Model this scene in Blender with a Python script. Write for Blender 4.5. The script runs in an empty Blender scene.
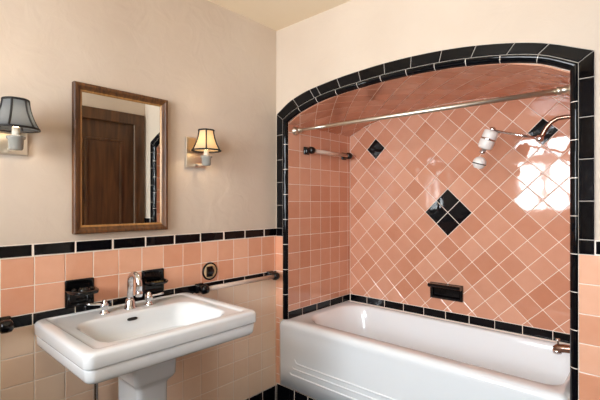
import bpy, math, random
from mathutils import Vector, Matrix
R = random.Random(7)
PI = math.pi
sc = bpy.context.scene
col = sc.collection

# ------------------------------------------------------------------ materials
def s2l(c):
    return tuple(((x/255)/12.92 if x/255 <= .04045 else (((x/255)+.055)/1.055)**2.4) for x in c) + (1,)

def mat(name):
    m = bpy.data.materials.new(name); m.use_nodes = True
    nt = m.node_tree; b = nt.nodes['Principled BSDF']
    return m, nt, b

def simple(name, rgb, rough=.5, metal=0, coat=0, bump=0, bscale=40, trans=0, ior=1.45):
    m, nt, b = mat(name)
    b.inputs['Base Color'].default_value = s2l(rgb)
    b.inputs['Roughness'].default_value = rough
    b.inputs['Metallic'].default_value = metal
    b.inputs['Coat Weight'].default_value = coat
    b.inputs['Coat Roughness'].default_value = .05
    b.inputs['Transmission Weight'].default_value = trans
    b.inputs['IOR'].default_value = ior
    tc = nt.nodes.new('ShaderNodeTexCoord'); n = nt.nodes.new('ShaderNodeTexNoise')
    n.inputs['Scale'].default_value = bscale; n.inputs['Detail'].default_value = 4
    nt.links.new(tc.outputs['Object'], n.inputs['Vector'])
    if bump:
        bp = nt.nodes.new('ShaderNodeBump'); bp.inputs['Strength'].default_value = bump; bp.inputs['Distance'].default_value = .01
        nt.links.new(n.outputs['Fac'], bp.inputs['Height']); nt.links.new(bp.outputs['Normal'], b.inputs['Normal'])
    return m

def tile_mat(name, c0, c1, rough=.12, wav=.12, coat=.3, mott=.25, spec=.5):
    """glazed ceramic: per-tile tint, faint mottling, slightly wavy glaze"""
    m, nt, b = mat(name); N = nt.nodes; L = nt.links
    at = N.new('ShaderNodeAttribute'); at.attribute_name = 'tint'
    tc = N.new('ShaderNodeTexCoord')
    n = N.new('ShaderNodeTexNoise'); n.inputs['Scale'].default_value = 18; n.inputs['Detail'].default_value = 5
    L.new(tc.outputs['Object'], n.inputs['Vector'])
    mx = N.new('ShaderNodeMath'); mx.operation = 'MULTIPLY_ADD'
    sub = N.new('ShaderNodeMath'); sub.operation = 'SUBTRACT'; sub.inputs[1].default_value = .5
    L.new(n.outputs['Fac'], sub.inputs[0]); L.new(sub.outputs[0], mx.inputs[0]); mx.inputs[1].default_value = mott*2
    L.new(at.outputs['Fac'], mx.inputs[2])
    r = N.new('ShaderNodeValToRGB'); r.color_ramp.elements[0].color = s2l(c0); r.color_ramp.elements[1].color = s2l(c1)
    L.new(mx.outputs[0], r.inputs['Fac']); L.new(r.outputs['Color'], b.inputs['Base Color'])
    b.inputs['Roughness'].default_value = rough; b.inputs['Specular IOR Level'].default_value = spec
    b.inputs['Coat Weight'].default_value = coat; b.inputs['Coat Roughness'].default_value = .04
    n2 = N.new('ShaderNodeTexNoise'); n2.inputs['Scale'].default_value = 14; n2.inputs['Detail'].default_value = 1.5
    L.new(tc.outputs['Object'], n2.inputs['Vector'])
    bp = N.new('ShaderNodeBump'); bp.inputs['Strength'].default_value = wav; bp.inputs['Distance'].default_value = .02
    L.new(n2.outputs['Fac'], bp.inputs['Height']); L.new(bp.outputs['Normal'], b.inputs['Normal'])
    L.new(bp.outputs['Normal'], b.inputs['Coat Normal'])
    return m

def plaster(name, c0, c1, bump=.25):
    m, nt, b = mat(name); N = nt.nodes; L = nt.links
    tc = N.new('ShaderNodeTexCoord')
    n = N.new('ShaderNodeTexNoise'); n.inputs['Scale'].default_value = 2.2; n.inputs['Detail'].default_value = 4
    L.new(tc.outputs['Object'], n.inputs['Vector'])
    r = N.new('ShaderNodeValToRGB'); r.color_ramp.elements[0].color = s2l(c0); r.color_ramp.elements[1].color = s2l(c1)
    r.color_ramp.elements[0].position = .3; r.color_ramp.elements[1].position = .7
    L.new(n.outputs['Fac'], r.inputs['Fac']); L.new(r.outputs['Color'], b.inputs['Base Color'])
    b.inputs['Roughness'].default_value = .6; b.inputs['Specular IOR Level'].default_value = .3
    n2 = N.new('ShaderNodeTexNoise'); n2.inputs['Scale'].default_value = 9; n2.inputs['Detail'].default_value = 5; n2.inputs['Distortion'].default_value = 1.2
    L.new(tc.outputs['Object'], n2.inputs['Vector'])
    bp = N.new('ShaderNodeBump'); bp.inputs['Strength'].default_value = bump; bp.inputs['Distance'].default_value = .012
    L.new(n2.outputs['Fac'], bp.inputs['Height']); L.new(bp.outputs['Normal'], b.inputs['Normal'])
    return m

def wood(name, c0, c1, rough=.35, axis='Z', scale=1.0):
    m, nt, b = mat(name); N = nt.nodes; L = nt.links
    tc = N.new('ShaderNodeTexCoord'); mp = N.new('ShaderNodeMapping')
    s = {'Z': (9, 9, .7), 'Y': (9, .7, 9)}[axis]
    mp.inputs['Scale'].default_value = tuple(scale*x for x in s)
    L.new(tc.outputs['Object'], mp.inputs['Vector'])
    n = N.new('ShaderNodeTexNoise'); n.inputs['Scale'].default_value = 3.5; n.inputs['Detail'].default_value = 6; n.inputs['Distortion'].default_value = .6
    L.new(mp.outputs['Vector'], n.inputs['Vector'])
    r = N.new('ShaderNodeValToRGB'); r.color_ramp.elements[0].color = s2l(c0); r.color_ramp.elements[1].color = s2l(c1)
    r.color_ramp.elements[0].position = .32; r.color_ramp.elements[1].position = .68
    L.new(n.outputs['Fac'], r.inputs['Fac']); L.new(r.outputs['Color'], b.inputs['Base Color'])
    b.inputs['Roughness'].default_value = rough
    bp = N.new('ShaderNodeBump'); bp.inputs['Strength'].default_value = .15; bp.inputs['Distance'].default_value = .003
    L.new(n.outputs['Fac'], bp.inputs['Height']); L.new(bp.outputs['Normal'], b.inputs['Normal'])
    return m

def emit(name, rgb, strength):
    m, nt, b = mat(name)
    b.inputs['Base Color'].default_value = (.9, .9, .9, 1)
    b.inputs['Emission Color'].default_value = s2l(rgb); b.inputs['Emission Strength'].default_value = strength
    return m

def thin_glass(name, tint=(1, 1, 1), refl=.08, rough=.02):
    m, nt, b = mat(name); N = nt.nodes; L = nt.links
    N.remove(b); out = N['Material Output']
    tr = N.new('ShaderNodeBsdfTransparent'); tr.inputs['Color'].default_value = (*tint, 1)
    gl = N.new('ShaderNodeBsdfGlossy'); gl.inputs['Roughness'].default_value = rough
    fr = N.new('ShaderNodeFresnel'); fr.inputs['IOR'].default_value = 1.45
    mx = N.new('ShaderNodeMixShader')
    L.new(fr.outputs[0], mx.inputs[0]); L.new(tr.outputs[0], mx.inputs[1]); L.new(gl.outputs[0], mx.inputs[2])
    L.new(mx.outputs[0], out.inputs['Surface'])
    return m

def fabric(name, rgb, trans_rgb, mixf=.5):
    m, nt, b = mat(name); N = nt.nodes; L = nt.links
    N.remove(b); out = N['Material Output']
    d = N.new('ShaderNodeBsdfDiffuse'); d.inputs['Color'].default_value = s2l(rgb)
    t = N.new('ShaderNodeBsdfTranslucent'); t.inputs['Color'].default_value = s2l(trans_rgb)
    n = N.new('ShaderNodeTexNoise'); n.inputs['Scale'].default_value = 350
    tc = N.new('ShaderNodeTexCoord'); L.new(tc.outputs['Object'], n.inputs['Vector'])
    bp = N.new('ShaderNodeBump'); bp.inputs['Strength'].default_value = .3; bp.inputs['Distance'].default_value = .002
    L.new(n.outputs['Fac'], bp.inputs['Height']); L.new(bp.outputs['Normal'], d.inputs['Normal'])
    mx = N.new('ShaderNodeMixShader'); mx.inputs[0].default_value = mixf
    L.new(d.outputs[0], mx.inputs[1]); L.new(t.outputs[0], mx.inputs[2]); L.new(mx.outputs[0], out.inputs['Surface'])
    return m

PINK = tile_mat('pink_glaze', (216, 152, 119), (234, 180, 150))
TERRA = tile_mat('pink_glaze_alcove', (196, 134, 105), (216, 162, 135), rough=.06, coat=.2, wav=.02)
TAN = tile_mat('tan_glaze', (236, 204, 174), (243, 217, 190), rough=.2, wav=.08)
BLACK = tile_mat('black_glaze', (6, 6, 8), (14, 15, 19), rough=.06, wav=.06, coat=0, spec=.25)
BLACKC = simple('black_ceramic', (9, 10, 12), .08, coat=0, bump=.05, bscale=20)
GROUT = simple('grout', (240, 226, 212), .85, bump=.2, bscale=120)
GROUTG = simple('grout_grey', (168, 160, 150), .8, bump=.2, bscale=120)
WALL = plaster('wall_plaster', (204, 187, 169), (212, 197, 180))
CEIL = plaster('ceiling_plaster', (240, 222, 192), (245, 229, 202), .15)
PORC = simple('white_porcelain', (220, 224, 226), .12, coat=.6)
ENAMEL = simple('white_enamel', (234, 239, 242), .14, coat=.5, bump=.02, bscale=6)
CHROME = simple('chrome', (225, 226, 230), .08, metal=1)
NICKEL = simple('brushed_nickel', (226, 219, 206), .35, metal=1, bump=.04, bscale=200)
RODM = simple('rod_nickel', (214, 206, 190), .36, metal=1)
BRONZE = simple('dull_bronze_pipe', (150, 120, 104), .25, metal=1)
DARK = simple('dark_slot', (28, 26, 24), .5)
BRASS = simple('aged_brass', (190, 160, 105), .3, metal=1)
TANPL = simple('tan_plate', (196, 168, 128), .35, bump=.1, bscale=80)
FRAMEW = wood('frame_wood', (66, 38, 15), (112, 70, 32), .5, scale=2)
FRAMEG = wood('frame_gilt_lip', (150, 104, 52), (186, 138, 78), .35, scale=2)
DOORW = wood('door_wood', (62, 38, 19), (98, 62, 33), .4)
MIRROR = simple('mirror_silver', (235, 238, 236), .0, metal=1)
SHADEW = fabric('cream_pleated_fabric', (196, 176, 146), (200, 168, 124), .32)
SHADEG = fabric('greyed_sheer_pleated_fabric', (84, 88, 93), (112, 118, 124), .35)  # left shade: cooler light put into the fabric colour as grey
BIND = simple('black_binding', (20, 18, 18), .6, bump=.2, bscale=300)
CUP = simple('grey_glass_cup', (148, 146, 138), .15, coat=.5)
SLEEVE = simple('white_candle_sleeve', (240, 232, 214), .5)
BULB = emit('lit_bulb', (255, 214, 160), 14)
GLOBE = emit('ceiling_globe', (255, 238, 218), 9)
WPLAST = simple('white_plastic', (232, 226, 220), .3, coat=.2)
ACRYL = simple('clear_acrylic', (240, 214, 196), .12, trans=.35, ior=1.3)
WFRAME = simple('white_paint', (236, 232, 224), .4)
PANE = thin_glass('window_glass')
FLOORM = tile_mat('floor_glaze', (16, 16, 18), (30, 30, 34), rough=.25)

# ------------------------------------------------------------------ mesh helpers
class MB:
    def __init__(s): s.v = []; s.f = []; s.mi = []; s.t = []; s.sm = []
    def face(s, idx, mi=0, t=.5, smooth=False):
        s.f.append(tuple(idx)); s.mi.append(mi); s.t.append(t); s.sm.append(smooth)
    def vert(s, p): s.v.append(tuple(p)); return len(s.v)-1
    def poly(s, pts, mi=0, t=.5): s.face([s.vert(p) for p in pts], mi, t)
    def box(s, a, b, mi=0):
        i = len(s.v)
        for z in (a[2], b[2]):
            for (x, y) in ((a[0], a[1]), (b[0], a[1]), (b[0], b[1]), (a[0], b[1])): s.v.append((x, y, z))
        for q in ((0, 3, 2, 1), (4, 5, 6, 7), (0, 1, 5, 4), (1, 2, 6, 5), (2, 3, 7, 6), (3, 0, 4, 7)):
            s.face([i+k for k in q], mi)
        return s
    def loops(s, rings, cap0=True, cap1=True, smooth=True, mi=0, closed=True):
        n = len(rings[0]); b = len(s.v)
        for r in rings:
            for p in r: s.v.append(tuple(p))
        for k in range(len(rings)-1):
            for j in range(n if closed else n-1):
                a = b+k*n+j; c = b+k*n+(j+1) % n
                s.face((a, c, c+n, a+n), mi, .5, smooth)
        if cap0: s.face([b+j for j in reversed(range(n))], mi, .5, False)
        if cap1: s.face([b+(len(rings)-1)*n+j for j in range(n)], mi, .5, False)
        return s
    def lathe(s, prof, M=None, n=32, cap0=True, cap1=True, mi=0, wob=None):
        M = M or Matrix.Identity(4); rings = []
        for (r, z) in prof:
            rings.append([M @ Vector(((r*(1 + (wob(j, n) if wob else 0)))*math.cos(2*PI*j/n), (r*(1+(wob(j, n) if wob else 0)))*math.sin(2*PI*j/n), z)) for j in range(n)])
        return s.loops(rings, cap0, cap1, True, mi)
    def tube(s, pts, r, n=16, caps=True, mi=0):
        pts = [Vector(p) for p in pts]; rr = r if isinstance(r, (list, tuple)) else [r]*len(pts)
        rings = []; up = None
        for i, p in enumerate(pts):
            d = ((pts[min(i+1, len(pts)-1)]-pts[i]).normalized() + (pts[i]-pts[max(i-1, 0)]).normalized()).normalized()
            if up is None: up = d.orthogonal().normalized()
            else: up = (up - d*up.dot(d)).normalized()
            w = d.cross(up)
            rings.append([p + (up*math.cos(2*PI*j/n) + w*math.sin(2*PI*j/n))*rr[i] for j in range(n)])
        return s.loops(rings, caps, caps, True, mi)
    def build(s, name, mats, parent=None, bevel=0, seg=2, autosm=False, sub=0):
        me = bpy.data.meshes.new(name); me.from_pydata(s.v, [], s.f); me.update()
        if not isinstance(mats, (list, tuple)): mats = [mats]
        for m in mats: me.materials.append(m)
        me.polygons.foreach_set('material_index', s.mi); me.polygons.foreach_set('use_smooth', s.sm)
        at = me.attributes.new('tint', 'FLOAT', 'FACE'); at.data.foreach_set('value', s.t)
        o = bpy.data.objects.new(name, me); col.objects.link(o)
        if parent is not None: o.parent = parent; o.matrix_parent_inverse = Matrix.Translation(-Vector(parent.location))
        if bevel:
            bv = o.modifiers.new('bevel', 'BEVEL'); bv.width = bevel; bv.segments = seg; bv.limit_method = 'ANGLE'; bv.angle_limit = .6
            bv.harden_normals = False
        if sub:
            ss = o.modifiers.new('sub', 'SUBSURF'); ss.levels = sub; ss.render_levels = sub
        return o

def tag(o, label, cat, group=None):
    o['label'] = label; o['category'] = cat
    if group: o['group'] = group
    return o
def thing(name, loc, label, cat, group=None):
    o = bpy.data.objects.new(name, None); col.objects.link(o); o.location = loc; o.empty_display_size = .05
    return tag(o, label, cat, group)
def struct(o): o['kind'] = 'structure'; return o
def boxo(name, a, b, m, parent=None, bevel=0): return MB().box(a, b).build(name, m, parent, bevel)

def rrect(x0, x1, y0, y1, r, z, m=9, rr=None):
    r = max(min(r, (x1-x0)/2-1e-4, (y1-y0)/2-1e-4), 1e-4); out = []; q = r if rr is None else min(rr, r)   # rr: smaller radius at the x1 end
    for (cx, cy, a0, r) in ((x1-q, y1-q, 0, q), (x0+r, y1-r, PI/2, r), (x0+r, y0+r, PI, r), (x1-q, y0+q, 1.5*PI, q)):
        for k in range(m):
            a = a0 + PI/2*k/(m-1); out.append((cx+r*math.cos(a), cy+r*math.sin(a), z))
    return out

# ------------------------------------------------------------------ tile fields
def clip(poly, a, b):   # keep the left side of a->b
    out = []
    def side(p): return (b[0]-a[0])*(p[1]-a[1]) - (b[1]-a[1])*(p[0]-a[0])
    for i in range(len(poly)):
        p, q = poly[i], poly[(i+1) % len(poly)]; sp, sq = side(p), side(q)
        if sp >= 0: out.append(p)
        if (sp >= 0) != (sq >= 0):
            t = sp/(sp-sq); out.append((p[0]+(q[0]-p[0])*t, p[1]+(q[1]-p[1])*t))
    return out
def area(p): return .5*sum(p[i][0]*p[(i+1) % len(p)][1]-p[(i+1) % len(p)][0]*p[i][1] for i in range(len(p)))
def clean(p, e=8e-4):
    out = []
    for q in p:
        if not out or math.dist(q, out[-1]) > e: out.append(q)
    if len(out) > 1 and math.dist(out[0], out[-1]) <= e: out.pop()
    return out
def inset(p, d):
    out = []; n = len(p)
    for i in range(n):
        a, b, c = p[i-1], p[i], p[(i+1) % n]
        def off(u, v):
            L = math.dist(u, v); nx, ny = -(v[1]-u[1])/L, (v[0]-u[0])/L
            return (u[0]+nx*d, u[1]+ny*d), (v[0]+nx*d, v[1]+ny*d)
        (p1, p2), (p3, p4) = off(a, b), off(b, c)
        den = (p1[0]-p2[0])*(p3[1]-p4[1])-(p1[1]-p2[1])*(p3[0]-p4[0])
        if abs(den) < 1e-9: out.append(p2); continue
        A = p1[0]*p2[1]-p1[1]*p2[0]; B = p3[0]*p4[1]-p3[1]*p4[0]
        out.append(((A*(p3[0]-p4[0])-(p1[0]-p2[0])*B)/den, (A*(p3[1]-p4[1])-(p1[1]-p2[1])*B)/den))
    return out

GAP = .0034
def add_tile(mb, poly, mp, H=.006, gap=GAP, bev=.0022, tilt=.004, t=None, mi=0):
    p = clean(poly)
    if len(p) < 3 or area(p) < 6e-5: return
    q0 = inset(p, gap/2); q1 = inset(p, gap/2+bev)
    if area(q0) < 3e-5 or area(q1) <= 1e-5 or area(q1) > area(q0): return
    cx = sum(a[0] for a in p)/len(p); cy = sum(a[1] for a in p)/len(p)
    ta, tb = R.gauss(0, tilt), R.gauss(0, tilt)
    h = lambda a, k: k + ta*(a[0]-cx)+tb*(a[1]-cy)
    n = len(p); t = R.random() if t is None else t
    b = len(mb.v)
    for a in q0: mb.vert(mp(a[0], a[1], 0))
    for a in q0: mb.vert(mp(a[0], a[1], h(a, H-bev*.45)))
    for a in q1: mb.vert(mp(a[0], a[1], h(a, H)))
    for k in (0, 1):
        for j in range(n):
            mb.face((b+k*n+j, b+k*n+(j+1) % n, b+(k+1)*n+(j+1) % n, b+(k+1)*n+j), mi, t, False)
    mb.face([b+2*n+j for j in range(n)], mi, t, False)

def rectp(u0, u1, v0, v1): return [(u0, v0), (u1, v0), (u1, v1), (u0, v1)]
def grid_field(name, mp, us, vs, tmat, parent, skip=(), H=.006, gmat=None, **kw):
    mb = MB()
    for i in range(len(us)-1):
        for j in range(len(vs)-1):
            if (i, j) in skip: continue
            add_tile(mb, rectp(us[i], us[i+1], vs[j], vs[j+1]), mp, H, **kw)
    for i in range(len(us)-1):
        for j in range(len(vs)-1):
            if (i, j) in skip: continue
            mb.poly([mp(u, v, H-.0013) for (u, v) in rectp(us[i], us[i+1], vs[j], vs[j+1])], 1)
    return mb.build(name, [tmat, gmat or GROUT], parent)

def seq(a, b, step, off):   # a, cut points at off+k*step inside, b
    out = [a]; k = math.floor((a-off)/step)-1
    while off+k*step < b-1e-6:
        if off+k*step > a+.004 and off+k*step < b-.004: out.append(off+k*step)
        k += 1
    return out+[b]

mapL = lambda u, v, h: (h, u, v)                # wall at x = 0, facing +x (u = y reversed handled by winding)
def flip(mp): return lambda u, v, h: mp(-u, v, h)
mapLeft = lambda u, v, h: (h, -u, v) if False else (h, u, v)
mapFront = lambda u, v, h: (u, -h, v)

# ------------------------------------------------------------------ dimensions
XR, YB, ZC = 2.50, -2.60, 2.447                 # room: right wall, rear wall, ceiling
XA, XAR, YA = .095, 1.597, .694                 # alcove tile faces
RIM = .585
# arch curve (inner edge of the black face tiles), catmull-rom
IN = [(.066, 1.862), (.135, 1.896), (.207, 1.922), (.32, 1.951), (.44, 1.970), (.658, 1.986), (.844, 1.992), (1.089, 1.985), (1.26, 1.968), (1.407, 1.943), (1.515, 1.913), (1.625, 1.858)]
OUT = [(.011, 1.902), (.114, 1.961), (.192, 1.988), (.281, 2.009), (.483, 2.034), (.645, 2.045), (.798, 2.050), (.948, 2.048), (1.103, 2.039), (1.256, 2.021), (1.411, 1.991), (1.525, 1.958), (1.675, 1.892)]
def cr(P, x):
    x = max(P[0][0], min(P[-1][0], x))
    for i in range(len(P)-1):
        if x <= P[i+1][0] + 1e-9: break
    p1, p2 = P[i], P[i+1]
    def sl(k):
        a, b = P[max(k-1, 0)], P[min(k+1, len(P)-1)]; return (b[1]-a[1])/(b[0]-a[0])
    h = p2[0]-p1[0]; t = (x-p1[0])/h; m1, m2 = sl(i)*h, sl(i+1)*h
    return (2*t**3-3*t*t+1)*p1[1]+(t**3-2*t*t+t)*m1+(-2*t**3+3*t*t)*p2[1]+(t**3-t*t)*m2
fin = lambda x: cr(IN, x); fout = lambda x: cr(OUT, x)
LO = .029                                       # how far the rounded lip turns in
def fv(x):                                      # vault (alcove ceiling) height at x
    u = (x-XA)/(XAR-XA); xi = .066 + u*(1.625-.066); return fin(xi)-LO

# ------------------------------------------------------------------ setting
fl = struct(boxo('floor', (-.1, YB-.1, -.1), (XR+.1, .0, 0), GROUTG))
us = seq(0, 1.76, .1, 0)
grid_field('floor_tile', lambda u, v, h: (u, v, h), seq(0, XR, .152, 0), seq(YB, 0, .152, 0), FLOORM, fl, H=.004, gmat=GROUTG)
ce = struct(boxo('ceiling', (-.1, YB-.1, ZC), (XR+.1, .9, ZC+.1), CEIL))

wl = struct(boxo('wall_left', (-.1, YB, 0), (0, 0.03, ZC), WALL))
YL = seq(YB, 0, .111, -.021)
def skipcells(ycs, j): return {(i, j) for i in range(len(YL)-1) for yc in ycs if YL[i] < yc < YL[i+1]}
grid_field('pink_tile_panel', mapL, YL, [.893, 1.003, 1.117], PINK, wl, skip=skipcells((-1.187, -.854), 0))
Y6 = seq(YB, 0, .1556, -.115)
grid_field('black_cap_strip', mapL, Y6, [1.117, 1.169], BLACK, wl, H=.010, bev=.005)
grid_field('black_liner_strip', mapL, Y6, [.846, .893], BLACK, wl, H=.007, bev=.003)
ZL = [.152] + [.845-.111*k for k in range(6, -1, -1)]
ZL[1] = .845-.111*6; ZL = [z for z in ZL if not (.152 < z < .18)]; ZL[-1] = .846
grid_field('tan_tile_panel', mapL, YL, ZL, TAN, wl)
grid_field('black_base_strip', mapL, seq(YB, 0, .111, -.126), [0.0, .152], BLACK, wl, H=.008, bev=.003)

# front wall, pierced by the arch
mb = MB(); T = .03
def prism(poly, y0, y1):
    n = len(poly); b = len(mb.v)
    for (x, z) in poly: mb.vert((x, y0, z))
    for (x, z) in poly: mb.vert((x, y1, z))
    mb.face([b+i for i in range(n)]); mb.face([b+n+i for i in reversed(range(n))])
    for i in range(n): mb.face((b+i, b+n+i, b+n+(i+1) % n, b+(i+1) % n))
prism([(0, .166), (.034, .166), (.034, ZC), (0, ZC)], 0, T)
prism([(.034, RIM+.004), (.066, RIM+.004), (.066, ZC), (.034, ZC)], 0, T)
NX = 60
for i in range(NX):
    a = .066+(1.625-.066)*i/NX; b = .066+(1.625-.066)*(i+1)/NX
    prism([(a, fin(a)), (b, fin(b)), (b, ZC), (a, ZC)], 0, T)
prism([(1.625, 0), (XR, 0), (XR, ZC), (1.625, ZC)], 0, T)
prism([(0, 0), (1.625, 0), (1.625, .166), (0, .166)], 0, .06)
wf = struct(mb.build('wall_front', WALL))
grid_field('pink_jamb_tile', mapFront, [0.002, .036], [.166, .227, .338, .449, .560, RIM+.004], PINK, wf)
grid_field('pink_jamb_tile', mapFront, [0.002, .066], [RIM+.004, .671, .782, .893, 1.003, 1.117], PINK, wf)
grid_field('pink_tile_panel', mapFront, [1.625, 1.742, 1.787], [.166, .252, .363, .474, .585, .694, .803, .914, 1.027, 1.138], PINK, wf)
grid_field('black_cap_strip', mapFront, [1.675, 1.787], [1.138, 1.193], BLACK, wf, H=.010, bev=.005)
grid_field('black_base_strip', mapFront, [.0085, .165]+seq(.276, 1.787, .111, .276), [0, .166], BLACK, wf, H=.007, bev=.003)
# black face tiles: left jamb, arch, right jamb
mb = MB()
zl = [1.117, 1.169, 1.315, 1.463, 1.606, 1.765]
for a, b in zip(zl, zl[1:]): add_tile(mb, rectp(.011, .066, a, b), mapFront, .010, bev=.004, gap=.0030, tilt=.0015)
add_tile(mb, [(.011, 1.765), (.066, 1.765), (.066, 1.862), (.011, 1.902)], mapFront, .010, bev=.004, gap=.0030, tilt=.0015)
zr = [1.138, 1.193, 1.337, 1.494, 1.651, 1.796]
for a, b in zip(zr, zr[1:]): add_tile(mb, rectp(1.625, 1.675, a, b), mapFront, .010, bev=.004, gap=.0030, tilt=.0015)
add_tile(mb, [(1.625, 1.796), (1.675, 1.796), (1.675, 1.892), (1.625, 1.858)], mapFront, .010, bev=.004, gap=.0030, tilt=.0015)
XO = [.011, .155, .292, .343, .494, .639, .796, .948, 1.101, 1.255, 1.409, 1.532, 1.675]
def innerx(xo): return .066+(xo-.011)/(1.675-.011)*(1.625-.066)
for a, b in zip(XO, XO[1:]):
    K = 5; mids = [a+(b-a)*k/K for k in range(K+1)]
    add_tile(mb, [(innerx(x), fin(innerx(x))) for x in mids] + [(x, fout(x)) for x in reversed(mids)], mapFront, .010, bev=.004, gap=.0030, tilt=.0015)
for a, b in zip(XO, XO[1:]):
    mids = [a+(b-a)*k/4 for k in range(5)]
    for x, y in zip(mids, mids[1:]):
        mb.poly([mapFront(u, v, .0076) for (u, v) in ((innerx(x), fin(innerx(x))), (innerx(y), fin(innerx(y))), (y, fout(y)), (x, fout(x)))], 1)
for r in (rectp(.011, .066, 1.117, 1.88), rectp(1.625, 1.675, 1.138, 1.87)):
    mb.poly([mapFront(u, v, .0076) for (u, v) in r], 1)
mb.build('black_arch_face', [BLACK, GROUTG], wf)
# rounded black lip swept round the opening
path = [(.066, RIM+.004+i*(1.862-RIM-.004)/40) for i in range(40)] + [(x, fin(x)) for x in [.066+(1.625-.066)*k/80 for k in range(81)]] + [(1.625, 1.858-(i+1)*(1.858-RIM+.025)/40) for i in range(40)]
dist = [0]
for p, q in zip(path, path[1:]): dist.append(dist[-1]+math.dist(p, q))
def at(s):
    s = max(0, min(dist[-1], s))
    for i in range(len(path)-1):
        if s <= dist[i+1]: break
    t = (s-dist[i])/(dist[i+1]-dist[i]); p, q = path[i], path[i+1]
    return p[0]+(q[0]-p[0])*t, p[1]+(q[1]-p[1])*t
def lip_at(s, prof):
    p = at(s); a = at(s-.004); b = at(s+.004); dx, dz = b[0]-a[0], b[1]-a[1]; L = math.hypot(dx, dz)
    nx, nz = dz/L, -dx/L                          # towards the opening
    s0 = dist[40]; s1 = dist[120]
    for c in (s0, s1):                            # mitre at the two springings
        if abs(s-c) < .004: 
            a = at(c-.004); b = at(c+.004); dx, dz = b[0]-a[0], b[1]-a[1]; L = math.hypot(dx, dz); nx, nz = dz/L, -dx/L; k = 1.18; nx *= k; nz *= k; p = at(c)
    return [(p[0]+nx*o, y, p[1]+nz*o) for (o, y) in prof]
PROF = [(.0016, .0), (.0022, -.009), (.009, -.0098), (.018, -.0065), (.025, .0005), (.0283, .007), (LO, .013)]
PROFG = [(o-.0012 if o > .003 else o, y+.0010) for (o, y) in PROF]
mb = MB()
cuts = [0]
def cutfill(a, b):
    n = max(1, round((b-a)/.15)); cuts.extend(a+(b-a)*(k+1)/n for k in range(n))
cutfill(0, dist[40]); cutfill(dist[40], dist[120]); cutfill(dist[120], dist[-1])
for a, b in zip(cuts, cuts[1:]):
    ss = [a+.0017+(b-a-.0034)*k/8 for k in range(9)]
    if abs(a-dist[40]) < 1e-6 or abs(a-dist[120]) < 1e-6: ss[0] = a+.0017
    mb.loops([lip_at(s, PROF) for s in ss], False, False, True, 0, closed=False)
    for k in (0, -1): mb.poly(lip_at(ss[k], PROF) if k else list(reversed(lip_at(ss[k], PROF))), 0)
mb.loops([lip_at(dist[-1]*k/320, PROFG) for k in range(321)], False, False, True, 1, closed=False)
lip = mb.build('black_rounded_lip', [BLACK, GROUT], wf)

# alcove shell
def alcove_side(name, x0, x1, xt0, xt1, mp, us):
    m_ = MB(); m_.box((x0, .06, 0), (xt0, .8, RIM-.0)); m_.box((x0, .03, RIM), (x1, .8, ZC))
    return struct(m_.build(name, WALL))
wa = struct(MB().box((-.1, .03, RIM+.004), (XA-.006, .80, ZC)).box((-.1, .06, 0), (.036, .80, RIM+.004)).build('wall_alcove_left', GROUT))
UA = seq(.0145, YA, .1085, .016)
mapAL = lambda u, v, h: (XA-.006+h, u, v)
VA = [.638, .677] + [1.0085-.1105*k for k in (2, 1)] + [1.0085+.1105*k for k in range(8)]
VA = sorted(VA)
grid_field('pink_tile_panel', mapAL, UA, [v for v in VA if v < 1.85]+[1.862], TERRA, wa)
grid_field('black_border_strip', mapAL, seq(.0145, YA, .15, .0), [RIM+.003, .638], BLACK, wa, H=.0065)
wr = struct(MB().box((XAR+.006, .03, RIM+.004), (1.80, .80, ZC)).box((XAR+.012, .06, 0), (1.80, .80, RIM+.004)).build('wall_alcove_right', GROUT))
mapAR = lambda u, v, h: (XAR+.006-h, -u, v)
grid_field('pink_tile_panel', mapAR, [-u for u in reversed(UA)], [v for v in VA if v < 1.85]+[1.862], TERRA, wr)
grid_field('black_border_strip', mapAR, seq(-YA, -.0145, .15, 0), [RIM+.003, .638], BLACK, wr, H=.0065)
wb = struct(boxo('wall_alcove_back', (.036, YA-.006+.012, 0), (XAR+.1, YA+.12, ZC), GROUT))
mapB = lambda u, v, h: (u, YA+.006-h, v)
hh = .0753
reg = [(XA, .638), (XAR, .638)] + [(x, fv(x)) for x in [XAR-(XAR-XA)*k/24 for k in range(25)]]
# straight-edge clip region must be convex: take the hull of the vault curve
def hull_top(pts):
    out = []
    for p in pts:
        while len(out) > 1 and (out[-1][0]-out[-2][0])*(p[1]-out[-2][1])-(out[-1][1]-out[-2][1])*(p[0]-out[-2][0]) <= 0: out.pop()
        out.append(p)
    return out
reg = hull_top(reg)
NICHE = (.738, .946, .716, .816)
big = {(0, 1), (0, -1), (1, 0), (-1, 0)}
# lattice: centres at (.848+hh*m, 1.27+hh*n), m+n odd
blackset = {(0, 1), (0, -1), (1, 0), (-1, 0), (-7, 6), (7, 6)}
mbp = MB(); mbk = MB()
for m_ in range(-12, 13):
    for n_ in range(-10, 12):
        if (m_+n_) % 2 == 0: continue
        cx, cz = .848+hh*m_, 1.270+hh*n_
        p = [(cx+hh, cz), (cx, cz+hh), (cx-hh, cz), (cx, cz-hh)]
        for i in range(len(reg)):
            if p: p = clip(p, reg[i], reg[(i+1) % len(reg)])
        if len(p) < 3: continue
        add_tile(mbk if (m_, n_) in blackset else mbp, p, mapB, .006, tilt=.003)
def gq(r): mbp.poly([mapB(u, v, .0046) for (u, v) in r], 1)
gq(rectp(XA, XAR, .63, 1.99))
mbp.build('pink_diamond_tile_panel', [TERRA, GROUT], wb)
mbk.build('black_diamond_tile', BLACK, wb)
grid_field('black_border_strip', mapB, [XA]+[.393+.147*k for k in (-2, -1)]+[.246+.147*k for k in range(1, 9)]+[XAR] if False else seq(XA, XAR, .147, .393), [RIM+.001, .638], BLACK, wb, H=.0068)
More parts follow.
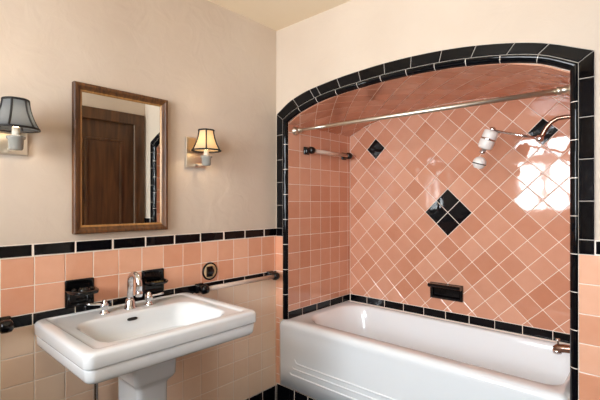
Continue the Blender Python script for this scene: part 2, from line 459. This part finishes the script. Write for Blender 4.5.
# vaulted alcove ceiling: solid above, diagonal tile below
mb = MB(); NV = 48
xsv = [XA-.006+(XAR-XA+.012)*k/NV for k in range(NV+1)]
for k in range(NV):
    a, b = xsv[k], xsv[k+1]; za = fv(max(XA, min(XAR, a)))+.006; zb = fv(max(XA, min(XAR, b)))+.006
    i = len(mb.v)
    for (x, z) in ((a, za), (b, zb)):
        for y in (.03, YA+.006): mb.vert((x, y, z)); mb.vert((x, y, ZC))
    mb.face((i, i+4, i+6, i+2)); mb.face((i, i+1, i+5, i+4)); mb.face((i+2, i+6, i+7, i+3))
cv = struct(mb.build('ceiling_alcove', GROUT))
xsn = [XA+(XAR-XA)*k/200 for k in range(201)]; sv = [0]
for a, b in zip(xsn, xsn[1:]): sv.append(sv[-1]+math.hypot(b-a, fv(b)-fv(a)))
def vault(s, y, h):
    s = max(0, min(sv[-1], s)); lo = 0
    for i in range(200):
        if s <= sv[i+1]: lo = i; break
    t = (s-sv[lo])/(sv[lo+1]-sv[lo]); x = xsn[lo]+(xsn[lo+1]-xsn[lo])*t
    dx = .004; sl = (fv(min(XAR, x+dx))-fv(max(XA, x-dx)))/(min(XAR, x+dx)-max(XA, x-dx)); L = math.hypot(1, sl)
    hh_ = h-.006
    return (x+sl/L*hh_, y, fv(x)-hh_/L)
mb = MB(); SM = sv[-1]; reg2 = rectp(0, SM, .0145, YA)
for m_ in range(-1, 24):
    for n_ in range(-2, 12):
        if (m_+n_) % 2: continue
        cx, cz = hh*m_+.02, hh*n_+.03
        p = [(cx+hh, cz), (cx, cz+hh), (cx-hh, cz), (cx, cz-hh)]
        for i in range(4):
            if p: p = clip(p, reg2[i], reg2[(i+1) % 4])
        if len(p) >= 3: add_tile(mb, p, vault, .006, tilt=.004)
for k in range(60):
    a, b = SM*k/60, SM*(k+1)/60
    mb.poly([vault(a, .0145, .0046), vault(b, .0145, .0046), vault(b, YA, .0046), vault(a, YA, .0046)], 1)
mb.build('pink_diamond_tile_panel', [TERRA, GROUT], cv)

# linen closet to the right of the arch, with its door (seen in the mirror)
CX = 1.792
struct(MB().box((CX, -.665, 2.06), (XR, 0, ZC)).box((CX, -.665, 0), (CX+.08, -.64, 2.06)).box((CX, -.095, 0), (CX+.08, 0, 2.06)).box((CX+.08, -.665, 0), (XR, -.64, 2.06)).build('wall_closet', WALL))
dr = struct(boxo('door_1', (CX+.02, -.638, .008), (CX+.055, -.097, 2.058), DOORW, bevel=.003))
mb = MB()
for (z0, z1) in ((.22, .95), (1.07, 1.90)):
    y0, y1 = -.53, -.21; w = .022
    for (a, b) in (((y0, z0), (y1, z0+w)), ((y0, z1-w), (y1, z1)), ((y0, z0+w), (y0+w, z1-w)), ((y1-w, z0+w), (y1, z1-w))):
        mb.box((CX+.006, a[0], a[1]), (CX+.021, b[0], b[1]))
mb.build('panel_moulding', DOORW, dr, bevel=.005)
MB().lathe([(.0, -.05), (.02, -.048), (.027, -.036), (.022, -.022), (.009, -.016), (.009, -.004), (.024, 0)], Matrix.Translation((CX+.02, -.15, 1.0)) @ Matrix.Rotation(PI/2, 4, 'Y'), 24).build('door_handle', BRASS, dr)
mb = MB().box((CX-.022, -.105, 0), (CX, -.014, 2.15)).box((CX-.022, -.665, 0), (CX, -.625, 2.15)).box((CX-.024, -.665, 2.05), (CX, -.014, 2.15))
tr = struct(mb.build('trim_1', DOORW, None, bevel=.006))

# right and rear walls, the window and a second one added for its light
struct(boxo('wall_right', (XR, YB-.1, 0), (XR+.1, .03, ZC), WALL))
WINS = [(.42, 1.12, 1.18, 2.26, 1.83), (1.46, 2.06, .95, 2.26, 1.60)]  # second entry: unseen window added to light the tub front
mb = MB().box((-.1, YB-.1, 0), (.42, YB, ZC)).box((1.12, YB-.1, 0), (1.46, YB, ZC)).box((2.06, YB-.1, 0), (XR+.1, YB, ZC))
for (a, b, c, d, r) in WINS: mb.box((a, YB-.1, 0), (b, YB, c)).box((a, YB-.1, d), (b, YB, ZC))
struct(mb.build('wall_rear', WALL))
for k, (a, b, c, d, r) in enumerate(WINS):
    m = (a+b)/2-.003
    w = struct(MB().box((a, YB-.09, c), (a+.05, YB-.03, d)).box((b-.05, YB-.09, c), (b, YB-.03, d)).box((a+.05, YB-.09, c), (b-.05, YB-.03, c+.07)).box((a+.05, YB-.09, d-.05), (b-.05, YB-.03, d)).build('window_%d' % (k+1), WFRAME, None, bevel=.004))
    MB().box((a+.05, YB-.08, r), (b-.05, YB-.03, r+.12)).box((m-.024, YB-.075, c+.07), (m+.024, YB-.04, r)).box((m-.024, YB-.075, r+.12), (m+.024, YB-.04, d-.05)).build('sash_bar', WFRAME, w, bevel=.003)
    boxo('pane', (a+.05, YB-.058, c+.07), (b-.05, YB-.055, d-.05), PANE, w)
    MB().box((a-.09, YB, c-.02), (a, YB+.02, d+.09)).box((b, YB, c-.02), (b+.09, YB+.02, d+.09)).box((a, YB, d), (b, YB+.02, d+.09)).box((a-.10, YB-.03, c-.05), (b+.10, YB+.05, c-.02)).build('window_frame', WFRAME, w, bevel=.004)

# ------------------------------------------------------------------ framed mirror
t = thing('framed_mirror', (0, -1.008, 1.203), 'rectangular wall mirror in a dark brown wood frame between the two sconces', 'mirror')
y0, y1, z0, z1 = -1.216, -.784, 1.198, 1.843
mb = MB()
def frame_ring(mb, prof):
    rings = []
    for (o, x) in prof: rings.append([(x, y0+o, z0+o), (x, y1-o, z0+o), (x, y1-o, z1-o), (x, y0+o, z1-o)])
    mb.loops(rings, False, False, False)
frame_ring(mb, [(0, .001), (0, .026), (.004, .030), (.013, .030), (.018, .025), (.025, .021), (.030, .017), (.030, .004)])
mb.build('frame', FRAMEW, t)
mb = MB(); frame_ring(mb, [(.028, .006), (.028, .0185), (.031, .0195), (.036, .014), (.036, .006)]); mb.build('gilt_lip', FRAMEG, t)
boxo('mirror_glass', (.004, y0+.029, z0+.029), (.012, y1-.029, z1-.029), MIRROR, t)

# ------------------------------------------------------------------ sconces
def sconce(yc, name_label, fab, power, colr, rot):
    t = thing('wall_sconce', (0, yc, 1.516), name_label, 'wall lamp', 'wall sconces beside the mirror')
    boxo('backplate', (.001, yc-.060, 1.516), (.014, yc+.060, 1.677), NICKEL, t, bevel=.003)
    ax = .105; T0 = Matrix.Translation((ax, yc, 0))
    MB().tube([(.012, yc, 1.536), (.05, yc, 1.530), (.085, yc, 1.530), (ax, yc, 1.537)], .007, 12).build('arm', NICKEL, t)
    MB().lathe([(.0, 1.523), (.019, 1.524), (.023, 1.53), (.0245, 1.562), (.030, 1.566), (.030, 1.573), (.020, 1.576), (0, 1.576)], T0, 32).build('socket_cup', CUP, t)
    MB().lathe([(0, 1.574), (.0125, 1.574), (.0125, 1.606), (0, 1.608)], T0, 24).build('candle_sleeve', SLEEVE, t)
    MB().lathe([(0, 1.606), (.008, 1.607), (.016, 1.622), (.0165, 1.634), (.009, 1.656), (.0, 1.668)], T0, 20).build('bulb', BULB, t)
    zb, zt = 1.602, 1.706
    prof = []
    for k in range(13):
        u = k/12; r = .0405 + .029*(1-u)**2.0 + .006*(1-u)
        prof.append((r, zb+(zt-zb)*u))
    def wob(j, n):
        a = (2*PI*j/n-rot) % (PI/3); flat = math.cos(PI/6)/math.cos(a-PI/6)
        return (.35*(flat-1)) + (.008 if j % 2 else -.004)
    sh = MB(); sh.lathe(prof, T0, 144, False, False, wob=wob); so = sh.build('lamp_shade', fab, t)
    rb = MB()
    def rim(r, z, th):
        pts = []
        for j in range(73):
            a = 2*PI*j/72; b = (a-rot) % (PI/3); f = 1+.35*(math.cos(PI/6)/math.cos(b-PI/6)-1)
            pts.append((ax+r*f*math.cos(a), yc+r*f*math.sin(a), z))
        rb.tube(pts, th, 8, False)
    rim(prof[0][0], zb, .0042); rim(prof[-1][0], zt, .0042)
    for k in range(6):
        a = rot+k*PI/3
        rb.tube([(ax+(r+.001)*math.cos(a), yc+(r+.001)*math.sin(a), z) for (r, z) in prof], .0036, 8)
    rb.build('shade_binding', BIND, so)
    l = bpy.data.lights.new('bulb_glow', 'POINT'); l.energy = power; l.color = colr; l.shadow_soft_size = .018
    lo = bpy.data.objects.new('bulb_glow', l); col.objects.link(lo); lo.location = (ax, yc, 1.64)
    return t
sconce(-.612, 'wall sconce with lit cream pleated shade and black binding, right of the mirror', SHADEW, 4.4, (1, .78, .52), math.radians(-35))
sconce(-1.437, 'wall sconce with sheer pleated shade greyed for its cooler light, left of the mirror at the photo edge', SHADEG, 4.0, (1, .88, .74), math.radians(-28.6))

# ------------------------------------------------------------------ towel bars
def bracket(parent, base, n, up=Vector((0, 0, 1)), proj=.055, s=.052):
    """square black ceramic foot on the wall, a stubby post and a rounded socket head"""
    n = Vector(n); side = up.cross(n); b = Vector(base)
    def P(u, v, h): return tuple(b+side*u+up*v+n*h)
    mb = MB(); S = s/2
    def rr(w, h): return [P(x, y, h) for (x, y, _) in rrect(-w, w, -w, w, w*.25, 0, 5)]
    mb.loops([rr(S, 0), rr(S, .008), rr(S*.93, .013), rr(S*.62, .018), rr(S*.5, .03), rr(S*.55, proj-.02)], True, True)
    hd = Matrix(((side.x, up.x, n.x, 0), (side.y, up.y, n.y, 0), (side.z, up.z, n.z, 0), (0, 0, 0, 1)))
    M = Matrix.Translation(b+n*proj) @ hd @ Matrix.Rotation(PI/2, 4, 'Y')
    mb.lathe([(0, -.022), (.015, -.0215), (.023, -.015), (.0245, 0), (.023, .015), (.015, .0215), (0, .022)], M, 24)
    return mb.build('bracket', BLACKC, parent)
def towel_bar(a, b, n, label, proj=.055, r=.0125):
    t = thing('towel_bar', a, label, 'towel bar', None)
    bracket(t, a, n, proj=proj); bracket(t, b, n, proj=proj)
    n = Vector(n)
    MB().tube([Vector(a)+n*proj+(Vector(b)-Vector(a)).normalized()*.01, Vector(b)+n*proj-(Vector(b)-Vector(a)).normalized()*.01], r, 20).build('bar', ACRYL, t)
    return t
towel_bar((.007, -.592, .872), (.007, -.068, .872), (1, 0, 0), 'clear towel bar on black ceramic brackets, right of the sink on the tiled wall')
towel_bar((.007, -2.06, .874), (.007, -1.458, .874), (1, 0, 0), 'towel bar with a black ceramic bracket cut off by the left photo edge')
towel_bar((XA-.002, .185, 1.678), (XA-.002, .610, 1.678), (1, 0, 0), 'clear towel bar on black brackets high up inside the tub alcove', proj=.05)

# ------------------------------------------------------------------ wall ceramics
t = thing('tumbler_holder', (0, -1.1865, .893), 'black ceramic tumbler and toothbrush holder with rounded projecting ring, left of the faucet', 'holder')
mb = MB(); yc = -1.1865
def wallplate(mb, yc, zc, w, h, d):
    def rr(a, b, x): return [(x, yc+p, zc+q) for (p, q, _) in rrect(-a, a, -b, b, .006, 0, 4)]
    mb.loops([rr(w, h, .0005), rr(w, h, d-.003), rr(w-.003, h-.003, d)], True, False)
    mb.loops([rr(w-.003, h-.003, d), rr(w-.012, h-.012, d), rr(w-.018, h-.018, d-.006)], False, True)
wallplate(mb, yc, .947, .0575, .0575, .012); mb.build('backplate', BLACKC, t)
mb = MB(); m2 = MB()
zt = .966
pts = []
def dring(a, b, z): # half-stadium projecting from the wall
    out = []
    for k in range(25):
        th = -PI/2+PI*k/24; c, s_ = math.cos(th), math.sin(th)
        out.append((.008+a*max(0, c)**.6, yc+b*math.copysign(abs(s_)**.8, s_), z))
    return out
mb.loops([dring(.088, .048, zt-.016), dring(.107, .057, zt-.012), dring(.109, .058, zt-.004), dring(.106, .056, zt), dring(.084, .042, zt), dring(.078, .038, zt-.006)], True, True, True, closed=True)
mb.build('ring_shelf', BLACKC, t)
m2.lathe([(.017, zt-.002), (.019, zt+.006), (.022, zt+.006), (.024, zt-.002)], Matrix.Translation((.054, yc, 0)), 28, False, False)
for sy in (-.034, .034): m2.lathe([(.005, zt-.002), (.006, zt+.005), (.009, zt+.005), (.010, zt-.002)], Matrix.Translation((.040, yc+sy, 0)), 16, False, False)
m2.build('holder_rim', BLACKC, t)

t = thing('soap_dish', (0, -.8535, .893), 'black ceramic soap dish with a shallow projecting tray, right of the faucet above the sink', 'soap dish'); yc = -.8535
mb = MB(); wallplate(mb, yc, .948, .0575, .0565, .012); mb.build('backplate', BLACKC, t)
zt = .953; mb = MB()
mb.loops([dring(.055, .040, zt-.020), dring(.084, .050, zt-.008), dring(.090, .053, zt), dring(.086, .050, zt+.003), dring(.075, .043, zt), dring(.064, .036, zt-.009)], True, True, True)
mb.build('tray', BLACKC, t)
mb = MB()
for k in range(5): mb.tube([(.018, yc-.028+.014*k, zt-.006), (.052, yc-.028+.014*k, zt-.006)], .0032, 8)
mb.build('tray_highlight_rib', BRASS, t)  # brass colour stands in for the tan highlight in the tray

t = thing('round_outlet', (0, -.522, .91), 'round tan wall plate with black rim and black center on the pink tile', 'wall outlet')
Mx = Matrix.Translation((.0055, -.522, .954)) @ Matrix.Rotation(PI/2, 4, 'Y')
MB().lathe([(0, 0), (.049, 0), (.049, .005), (.046, .008), (.041, .008), (.039, .005), (0, .005)], Mx, 40).build('rim', BLACKC, t)
MB().lathe([(0, .0045), (.0405, .0045), (.039, .008), (.028, .009), (0, .009)], Mx, 40).build('plate', TANPL, t)
mb = MB(); mb.lathe([(0, .008), (.022, .008), (.022, .014), (.020, .016), (0, .018)], Mx, 28); mb.box((.012, -.548, .926), (.022, -.512, .982)); mb.build('socket', BLACKC, t, bevel=.001)

# ------------------------------------------------------------------ pedestal sink
SY0, SY1, SX = -1.362, -.659, .562
t = thing('pedestal_sink', (.25, -1.0085, 0), 'white porcelain pedestal sink with rectangular basin under the mirror', 'sink')
def rl(i, z, r=.03, xb=.013): return rrect(xb, SX-i, SY0+i, SY1-i, r, z)
rings = [rrect(.06, .46, -1.20, -.82, .05, .7625), rl(.024, .763), rl(.016, .765), rl(.011, .770), rl(.0085, .778), rl(.006, .805), rl(.0075, .8095), rl(.0105, .8115), rl(.0105, .8122),
         rl(.0045, .8138), rl(.0010, .8165), rl(0, .821), rl(0, .852), rl(.0015, .8575), rl(.005, .8618), rl(.010, .8642), rl(.018, .8650), rl(.038, .865, .022, .014), rl(.042, .8642, .02, .016), rl(.047, .8596, .018, .018), rl(.051, .8584, .018, .018), rl(.062, .8578, .016, .022)]
bx0, bx1, by0, by1 = .150, .492, -1.272, -.748
def bl(i, z, r=.085): return rrect(bx0+i, bx1-i, by0+i, by1-i, r, z)
rings += [bl(-.006, .8576, .09), bl(-.001, .8568), bl(.004, .8535), bl(.008, .847), bl(.013, .832), bl(.024, .80, .08), bl(.042, .76, .075), bl(.07, .742, .07), bl(.11, .736, .05), bl(.145, .734, .02)]
MB().loops(rings, True, True).build('basin', PORC, t)
yc = -1.038
def pr(x0, x1, h, r, z): return rrect(x0, x1, yc-h, yc+h, r, z)
MB().loops([pr(.13, .42, .125, .02, .004), pr(.13, .42, .125, .02, .05), pr(.145, .405, .11, .02, .075), pr(.165, .375, .078, .022, .16), pr(.172, .366, .063, .022, .40), pr(.172, .366, .064, .022, .600), pr(.170, .369, .067, .02, .612), pr(.160, .384, .082, .02, .628), pr(.156, .390, .088, .02, .640), pr(.155, .392, .090, .02, .70), pr(.15, .40, .096, .03, .764)], True, True).build('pedestal', PORC, t)
MB().loops([[(.1585+xo, -1.031+yo, .826+zo) for (xo, yo, zo) in ((-.001+dx, p, q)) ] for dx in ()] or [[(x, y, z) for (y, z) in [(-1.031+.022*math.copysign(abs(math.cos(a))**.4, math.cos(a)), .831+.006*math.sin(a)) for a in [2*PI*k/20 for k in range(20)]]] for x in (.150, .1685)], True, True).build('overflow_slot', DARK, t)
MB().lathe([(0, .735), (.028, .735), (.031, .737), (.026, .739), (.018, .737), (0, .7365)], Matrix.Translation((.32, -1.01, 0)), 28).build('drain', CHROME, t)
# faucet: spout and two lever handles
fz = .857; fx = .088; fy = -1.005
def arc(c, r, a0, a1, n): return [(c[0]+r*math.cos(a0+(a1-a0)*k/n), c[1], c[2]+r*math.sin(a0+(a1-a0)*k/n)) for k in range(n+1)]
mb = MB(); T0 = Matrix.Translation((fx, fy, fz))
mb.lathe([(0, -.001), (.027, -.001), (.027, .005), (.023, .008), (.021, .035), (.019, .04), (.0135, .046), (0, .046)], T0, 32)
sp = [(fx, fy, fz+.035), (fx, fy, fz+.10)] + arc((fx+.042, fy, fz+.116), .042, PI, -.06, 16) + [(fx+.083, fy, fz+.086)]
mb.tube(sp, [.0135]*len(sp), 20)
spo = mb.build('faucet_spout', CHROME, t)
MB().lathe([(0, 0), (.0135, 0), (.0155, .006), (.0155, .02), (.0135, .024), (0, .024)], Matrix.Translation((fx+.083, fy, fz+.066)), 24).build('aerator', CHROME, spo)
def handle(y, ang):
    T1 = Matrix.Translation((fx+.004, y, fz))
    mb = MB().lathe([(0, -.001), (.020, -.001), (.021, .004), (.016, .009), (.013, .014), (.012, .026), (.016, .030), (.0165, .040), (.012, .046), (.009, .050), (.0085, .058), (.004, .062), (0, .062)], T1, 28)
    h = mb.build('tap_handle', CHROME, t)
    d = Vector((math.cos(ang), math.sin(ang), .12)); p = Vector((fx+.004, y, fz+.040))
    MB().tube([p-d*.004, p+d*.03, p+d*.055, p+d*.066], [.0055, .0045, .0065, .004], 14).build('lever', CHROME, h)
handle(-1.118, math.radians(-112)); handle(-.918, math.radians(75))
MB().lathe([(0, 0), (.026, 0), (.024, .006), (.0085, .008), (.0085, .012), (0, .012)], Matrix.Translation((.06, -1.141, .0045)), 24).tube([(.06, -1.141, .01), (.06, -1.141, .2), (.06, -1.141, .4), (.06, -1.141, .60), (.062, -1.141, .70), (.075, -1.12, .765)], .0095, 14).build('supply_pipe', CHROME, t)

# ------------------------------------------------------------------ bathtub
t = thing('bathtub', (.8, .34, .166), 'white enamelled built-in bathtub with ribbed apron in the arched tile alcove', 'bathtub')
TX0, TX1, TY0, TY1 = .040, 1.596, -.015, .692
def tr_(i, z, r=.014, fr=0): return rrect(TX0+i, TX1-i, TY0+i+fr, TY1-i, r, z, 13)
rings = [tr_(0, .1675, .008, .010), tr_(0, .30, .008, .008), tr_(0, .50, .008, .006), tr_(0, .535, .009, .003), tr_(.0, .553, .014), tr_(.003, .568, .018), tr_(.010, .579, .02), tr_(.022, .5855, .02)]
def ti(l, r_, f, b, z, rad, rr=.07): return rrect(TX0+l, TX1-r_, TY0+f, TY1-b, rad, z, 13, rr)
rings += [ti(.04, .022, .04, .030, .587, .03, .02), ti(.098, .034, .088, .048, .585, .17), ti(.108, .040, .097, .056, .580, .17), ti(.118, .046, .106, .062, .566, .17), ti(.145, .056, .116, .070, .50, .17), ti(.185, .075, .128, .084, .38, .16), ti(.225, .10, .145, .100, .29, .15, .09), ti(.275, .14, .18, .135, .255, .12, .09), ti(.34, .21, .24, .20, .247, .09, .08)]
MB().loops(rings, True, True).build('tub_body', ENAMEL, t)
for k, (xa, xb, z) in enumerate(((.185, 1.50, .334), (.155, 1.53, .298), (.135, 1.55, .256))):
    pts = [(xa-.018, TY0+.0095, z+.050-.0*k), (xa-.016, TY0+.0095, z+.028), (xa-.008, TY0+.0095, z+.010), (xa+.008, TY0+.0095, z), (xa+.05, TY0+.0095, z), (xb-.05, TY0+.0095, z), (xb-.008, TY0+.0095, z), (xb+.008, TY0+.0095, z+.010), (xb+.016, TY0+.0095, z+.028), (xb+.018, TY0+.0095, z+.05)]
    pts = pts[2:-2] if k else pts[1:-1]
    MB().tube(pts, [.003]+[.0062]*(len(pts)-2)+[.003], 12).build('apron_rib', ENAMEL, t)
MB().lathe([(0, 0), (.032, 0), (.034, .002), (.03, .005), (0, .006)], Matrix.Translation((1.28, .34, .2475)), 28).build('drain', CHROME, t)

t = thing('tub_spout', (XAR, .33, .64), 'bronze chrome tub filler spout with diverter knob on the right alcove wall', 'tub spout')
MB().tube([(XAR-.001, .33, .672), (1.575, .33, .672), (1.53, .33, .668), (1.505, .33, .663), (1.494, .33, .655)], [.017, .018, .0185, .019, .016], 20).build('spout', BRONZE, t)
MB().lathe([(0, 0), (.0185, 0), (.0185, .016), (0, .016)], Matrix.Translation((1.502, .33, .641)), 20).build('outlet_nozzle', CHROME, t)
MB().lathe([(0, 0), (.0045, 0), (.0045, .02), (.009, .022), (.009, .03), (0, .032)], Matrix.Translation((1.505, .33, .676)), 16).build('diverter_knob', CHROME, t)

# ------------------------------------------------------------------ niche soap dish on the back wall
t = thing('soap_dish', (.842, YA, .716), 'black ceramic recessed soap dish with a grab bar on the diamond tiled alcove wall', 'soap dish')
x0, x1, z0, z1 = NICHE; yf = YA-.001
mb = MB()
def nr(i, y): return [(x0+i, y, z0+i), (x1-i, y, z0+i), (x1-i, y, z1-i), (x0+i, y, z1-i)]
mb.loops([nr(0, YA), nr(0, yf-.014), nr(.003, yf-.018), nr(.013, yf-.018), nr(.017, yf-.014), nr(.022, YA-.003)], False, True, False)
mb.build('recess', BLACKC, t)
mb = MB()
prof = [(yf-.005, z1-.030), (yf-.045, z1-.028), (yf-.060, z1-.020), (yf-.062, z1-.008), (yf-.052, z1-.001), (yf-.005, z1-.002)]
mb.loops([[(x, y, z) for (y, z) in prof] for x in (x0+.001, x1-.001)], True, True, False)
mb.build('grab_bar', BLACKC, t, bevel=.005)

# ------------------------------------------------------------------ shower rod
t = thing('shower_rod', (.85, .075, 1.79), 'brushed nickel shower curtain rod spanning the arch, with no curtain', 'curtain rod')
za, zb, yr = 1.797, 1.783, .075
def rodp(x): return (x, yr, za+(zb-za)*(x-XA)/(XAR-XA))
MB().tube([rodp(XA+.008), rodp(.36)], .0098, 20).build('inner_rod', RODM, t)
MB().tube([rodp(.352), rodp(.36), rodp(XAR-.008)], [.0095, .0118, .0118], 20).build('outer_rod', RODM, t)
for x, sg in ((XA, 1), (XAR, -1)):
    M = Matrix.Translation(rodp(x)) @ Matrix.Rotation(sg*PI/2, 4, 'Y')
    MB().lathe([(0, .0005), (.026, .0005), (.027, .006), (.022, .012), (.016, .016), (.015, .038), (.018, .040), (.018, .052), (.0125, .055), (0, .055)], M, 28).build('end_flange', RODM, t)

# ------------------------------------------------------------------ shower head
t = thing('shower', (XAR, .35, 1.72), 'white filter and ball shower head on a jointed metal arm in the alcove', 'shower')
ys = .35
MB().tube([(XAR, ys, 1.723), (1.54, ys, 1.724), (1.50, ys, 1.722), (1.475, ys, 1.708), (1.455, ys, 1.685), (1.44, ys, 1.655), (1.430, ys, 1.640)], .0105, 18).build('shower_arm', BRONZE, t)
MB().lathe([(0, 0), (.032, 0), (.031, .004), (.014, .010), (.0115, .012), (0, .012)], Matrix.Translation((XAR, ys, 1.723)) @ Matrix.Rotation(-PI/2, 4, 'Y'), 28).build('wall_flange', CHROME, t)
def along(a, b): # matrix with z from a to b
    a = Vector(a); b = Vector(b); return Matrix.Translation(a) @ (b-a).to_track_quat('Z', 'Y').to_matrix().to_4x4()
MB().lathe([(0, -.018), (.010, -.016), (.0165, -.006), (.0165, .006), (.010, .016), (0, .018)], Matrix.Translation((1.428, ys, 1.636)), 20).tube([(1.428, ys, 1.636), (1.222, ys, 1.699)], .0065, 16).build('extension_arm', CHROME, t)
A = (1.219, ys, 1.710); B = (1.170, ys, 1.597); M = along(A, B); Lh = (Vector(B)-Vector(A)).length
MB().lathe([(0, -.008), (.012, -.007), (.014, .004), (.012, .012), (0, .012)], M, 20).build('swivel_nut', CHROME, t)
body = MB().lathe([(0, .010), (.030, .011), (.0355, .016), (.036, .05), (.035, .052), (.035, .062), (.036, .064), (.036, .098), (.031, .106), (.016, .110), (0, .110)], M, 36).build('filter_body', WPLAST, t)
MB().lathe([(.0352, .052), (.0368, .053), (.0368, .061), (.0352, .062)], M, 36, False, False).build('filter_band', CHROME, body)
MB().lathe([(0, .108), (.012, .108), (.012, .120), (.015, .122), (.015, .134), (.01, .136), (0, .136)], M, 20).build('neck', CHROME, t)
C = Vector((1.153, ys, 1.539)); M2 = Matrix.Translation(C) @ Matrix.Rotation(math.radians(18), 4, 'Y')
hd = MB().lathe([(0, .033)]+[(.0335*math.cos(a), .0335*math.sin(a)) for a in [math.radians(80-10*k) for k in range(15)]]+[(.022, -.028), (0, -.028)], M2, 36).build('spray_head', WPLAST, t)
MB().lathe([(.0325, -.0075), (.0343, -.0068), (.0345, -.0028), (.0334, -.002)], M2, 36, False, False).build('spray_ring', DARK, hd)

# ------------------------------------------------------------------ ceiling fixture (lights the room; reflected in the tile)
t = thing('ceiling_light', (1.10, -1.95, ZC), 'round glass ceiling light in the middle of the room', 'ceiling light')
T0 = Matrix.Translation((1.10, -1.95, 0))
MB().lathe([(0, ZC-.001), (.09, ZC-.001), (.092, ZC-.012), (.07, ZC-.03), (0, ZC-.03)], T0, 36).build('canopy', NICKEL, t)
MB().lathe([(0, ZC-.03), (.10, ZC-.032), (.135, ZC-.06), (.14, ZC-.09), (.11, ZC-.13), (.05, ZC-.155), (0, ZC-.16)], T0, 40).build('globe', GLOBE, t)

# ------------------------------------------------------------------ world and window portal
wd = bpy.data.worlds.new('sky'); sc.world = wd; wd.use_nodes = True
bg = wd.node_tree.nodes['Background']; bg.inputs['Color'].default_value = (.90, .95, 1.0, 1); bg.inputs['Strength'].default_value = 40
for (a, b, c, d, r) in WINS:
    pl = bpy.data.lights.new('window_portal', 'AREA'); pl.shape = 'RECTANGLE'; pl.size = b-a; pl.size_y = d-c; pl.cycles.is_portal = True
    po = bpy.data.objects.new('window_portal', pl); col.objects.link(po); po.location = ((a+b)/2, YB-.1, (c+d)/2); po.rotation_euler = (PI/2, 0, 0)

# ------------------------------------------------------------------ camera
cam = bpy.data.cameras.new('camera'); cam.sensor_width = 36; cam.lens = 24; cam.shift_y = .005; cam.clip_start = .01
co = bpy.data.objects.new('camera', cam); col.objects.link(co)
co.location = (1.8557, -1.8273, 1.33); co.rotation_euler = (PI/2, 0, math.radians(42.05))
sc.camera = co
sc.view_settings.view_transform = 'Standard'; sc.view_settings.look = 'None'; sc.view_settings.exposure = -.1; sc.view_settings.gamma = 1
sc.view_settings.use_curve_mapping = False
sc.cycles.max_bounces = 10; sc.cycles.diffuse_bounces = 6; sc.cycles.glossy_bounces = 5; sc.cycles.transparent_max_bounces = 8
sc.cycles.caustics_reflective = False; sc.cycles.caustics_refractive = False; sc.cycles.sample_clamp_indirect = 6
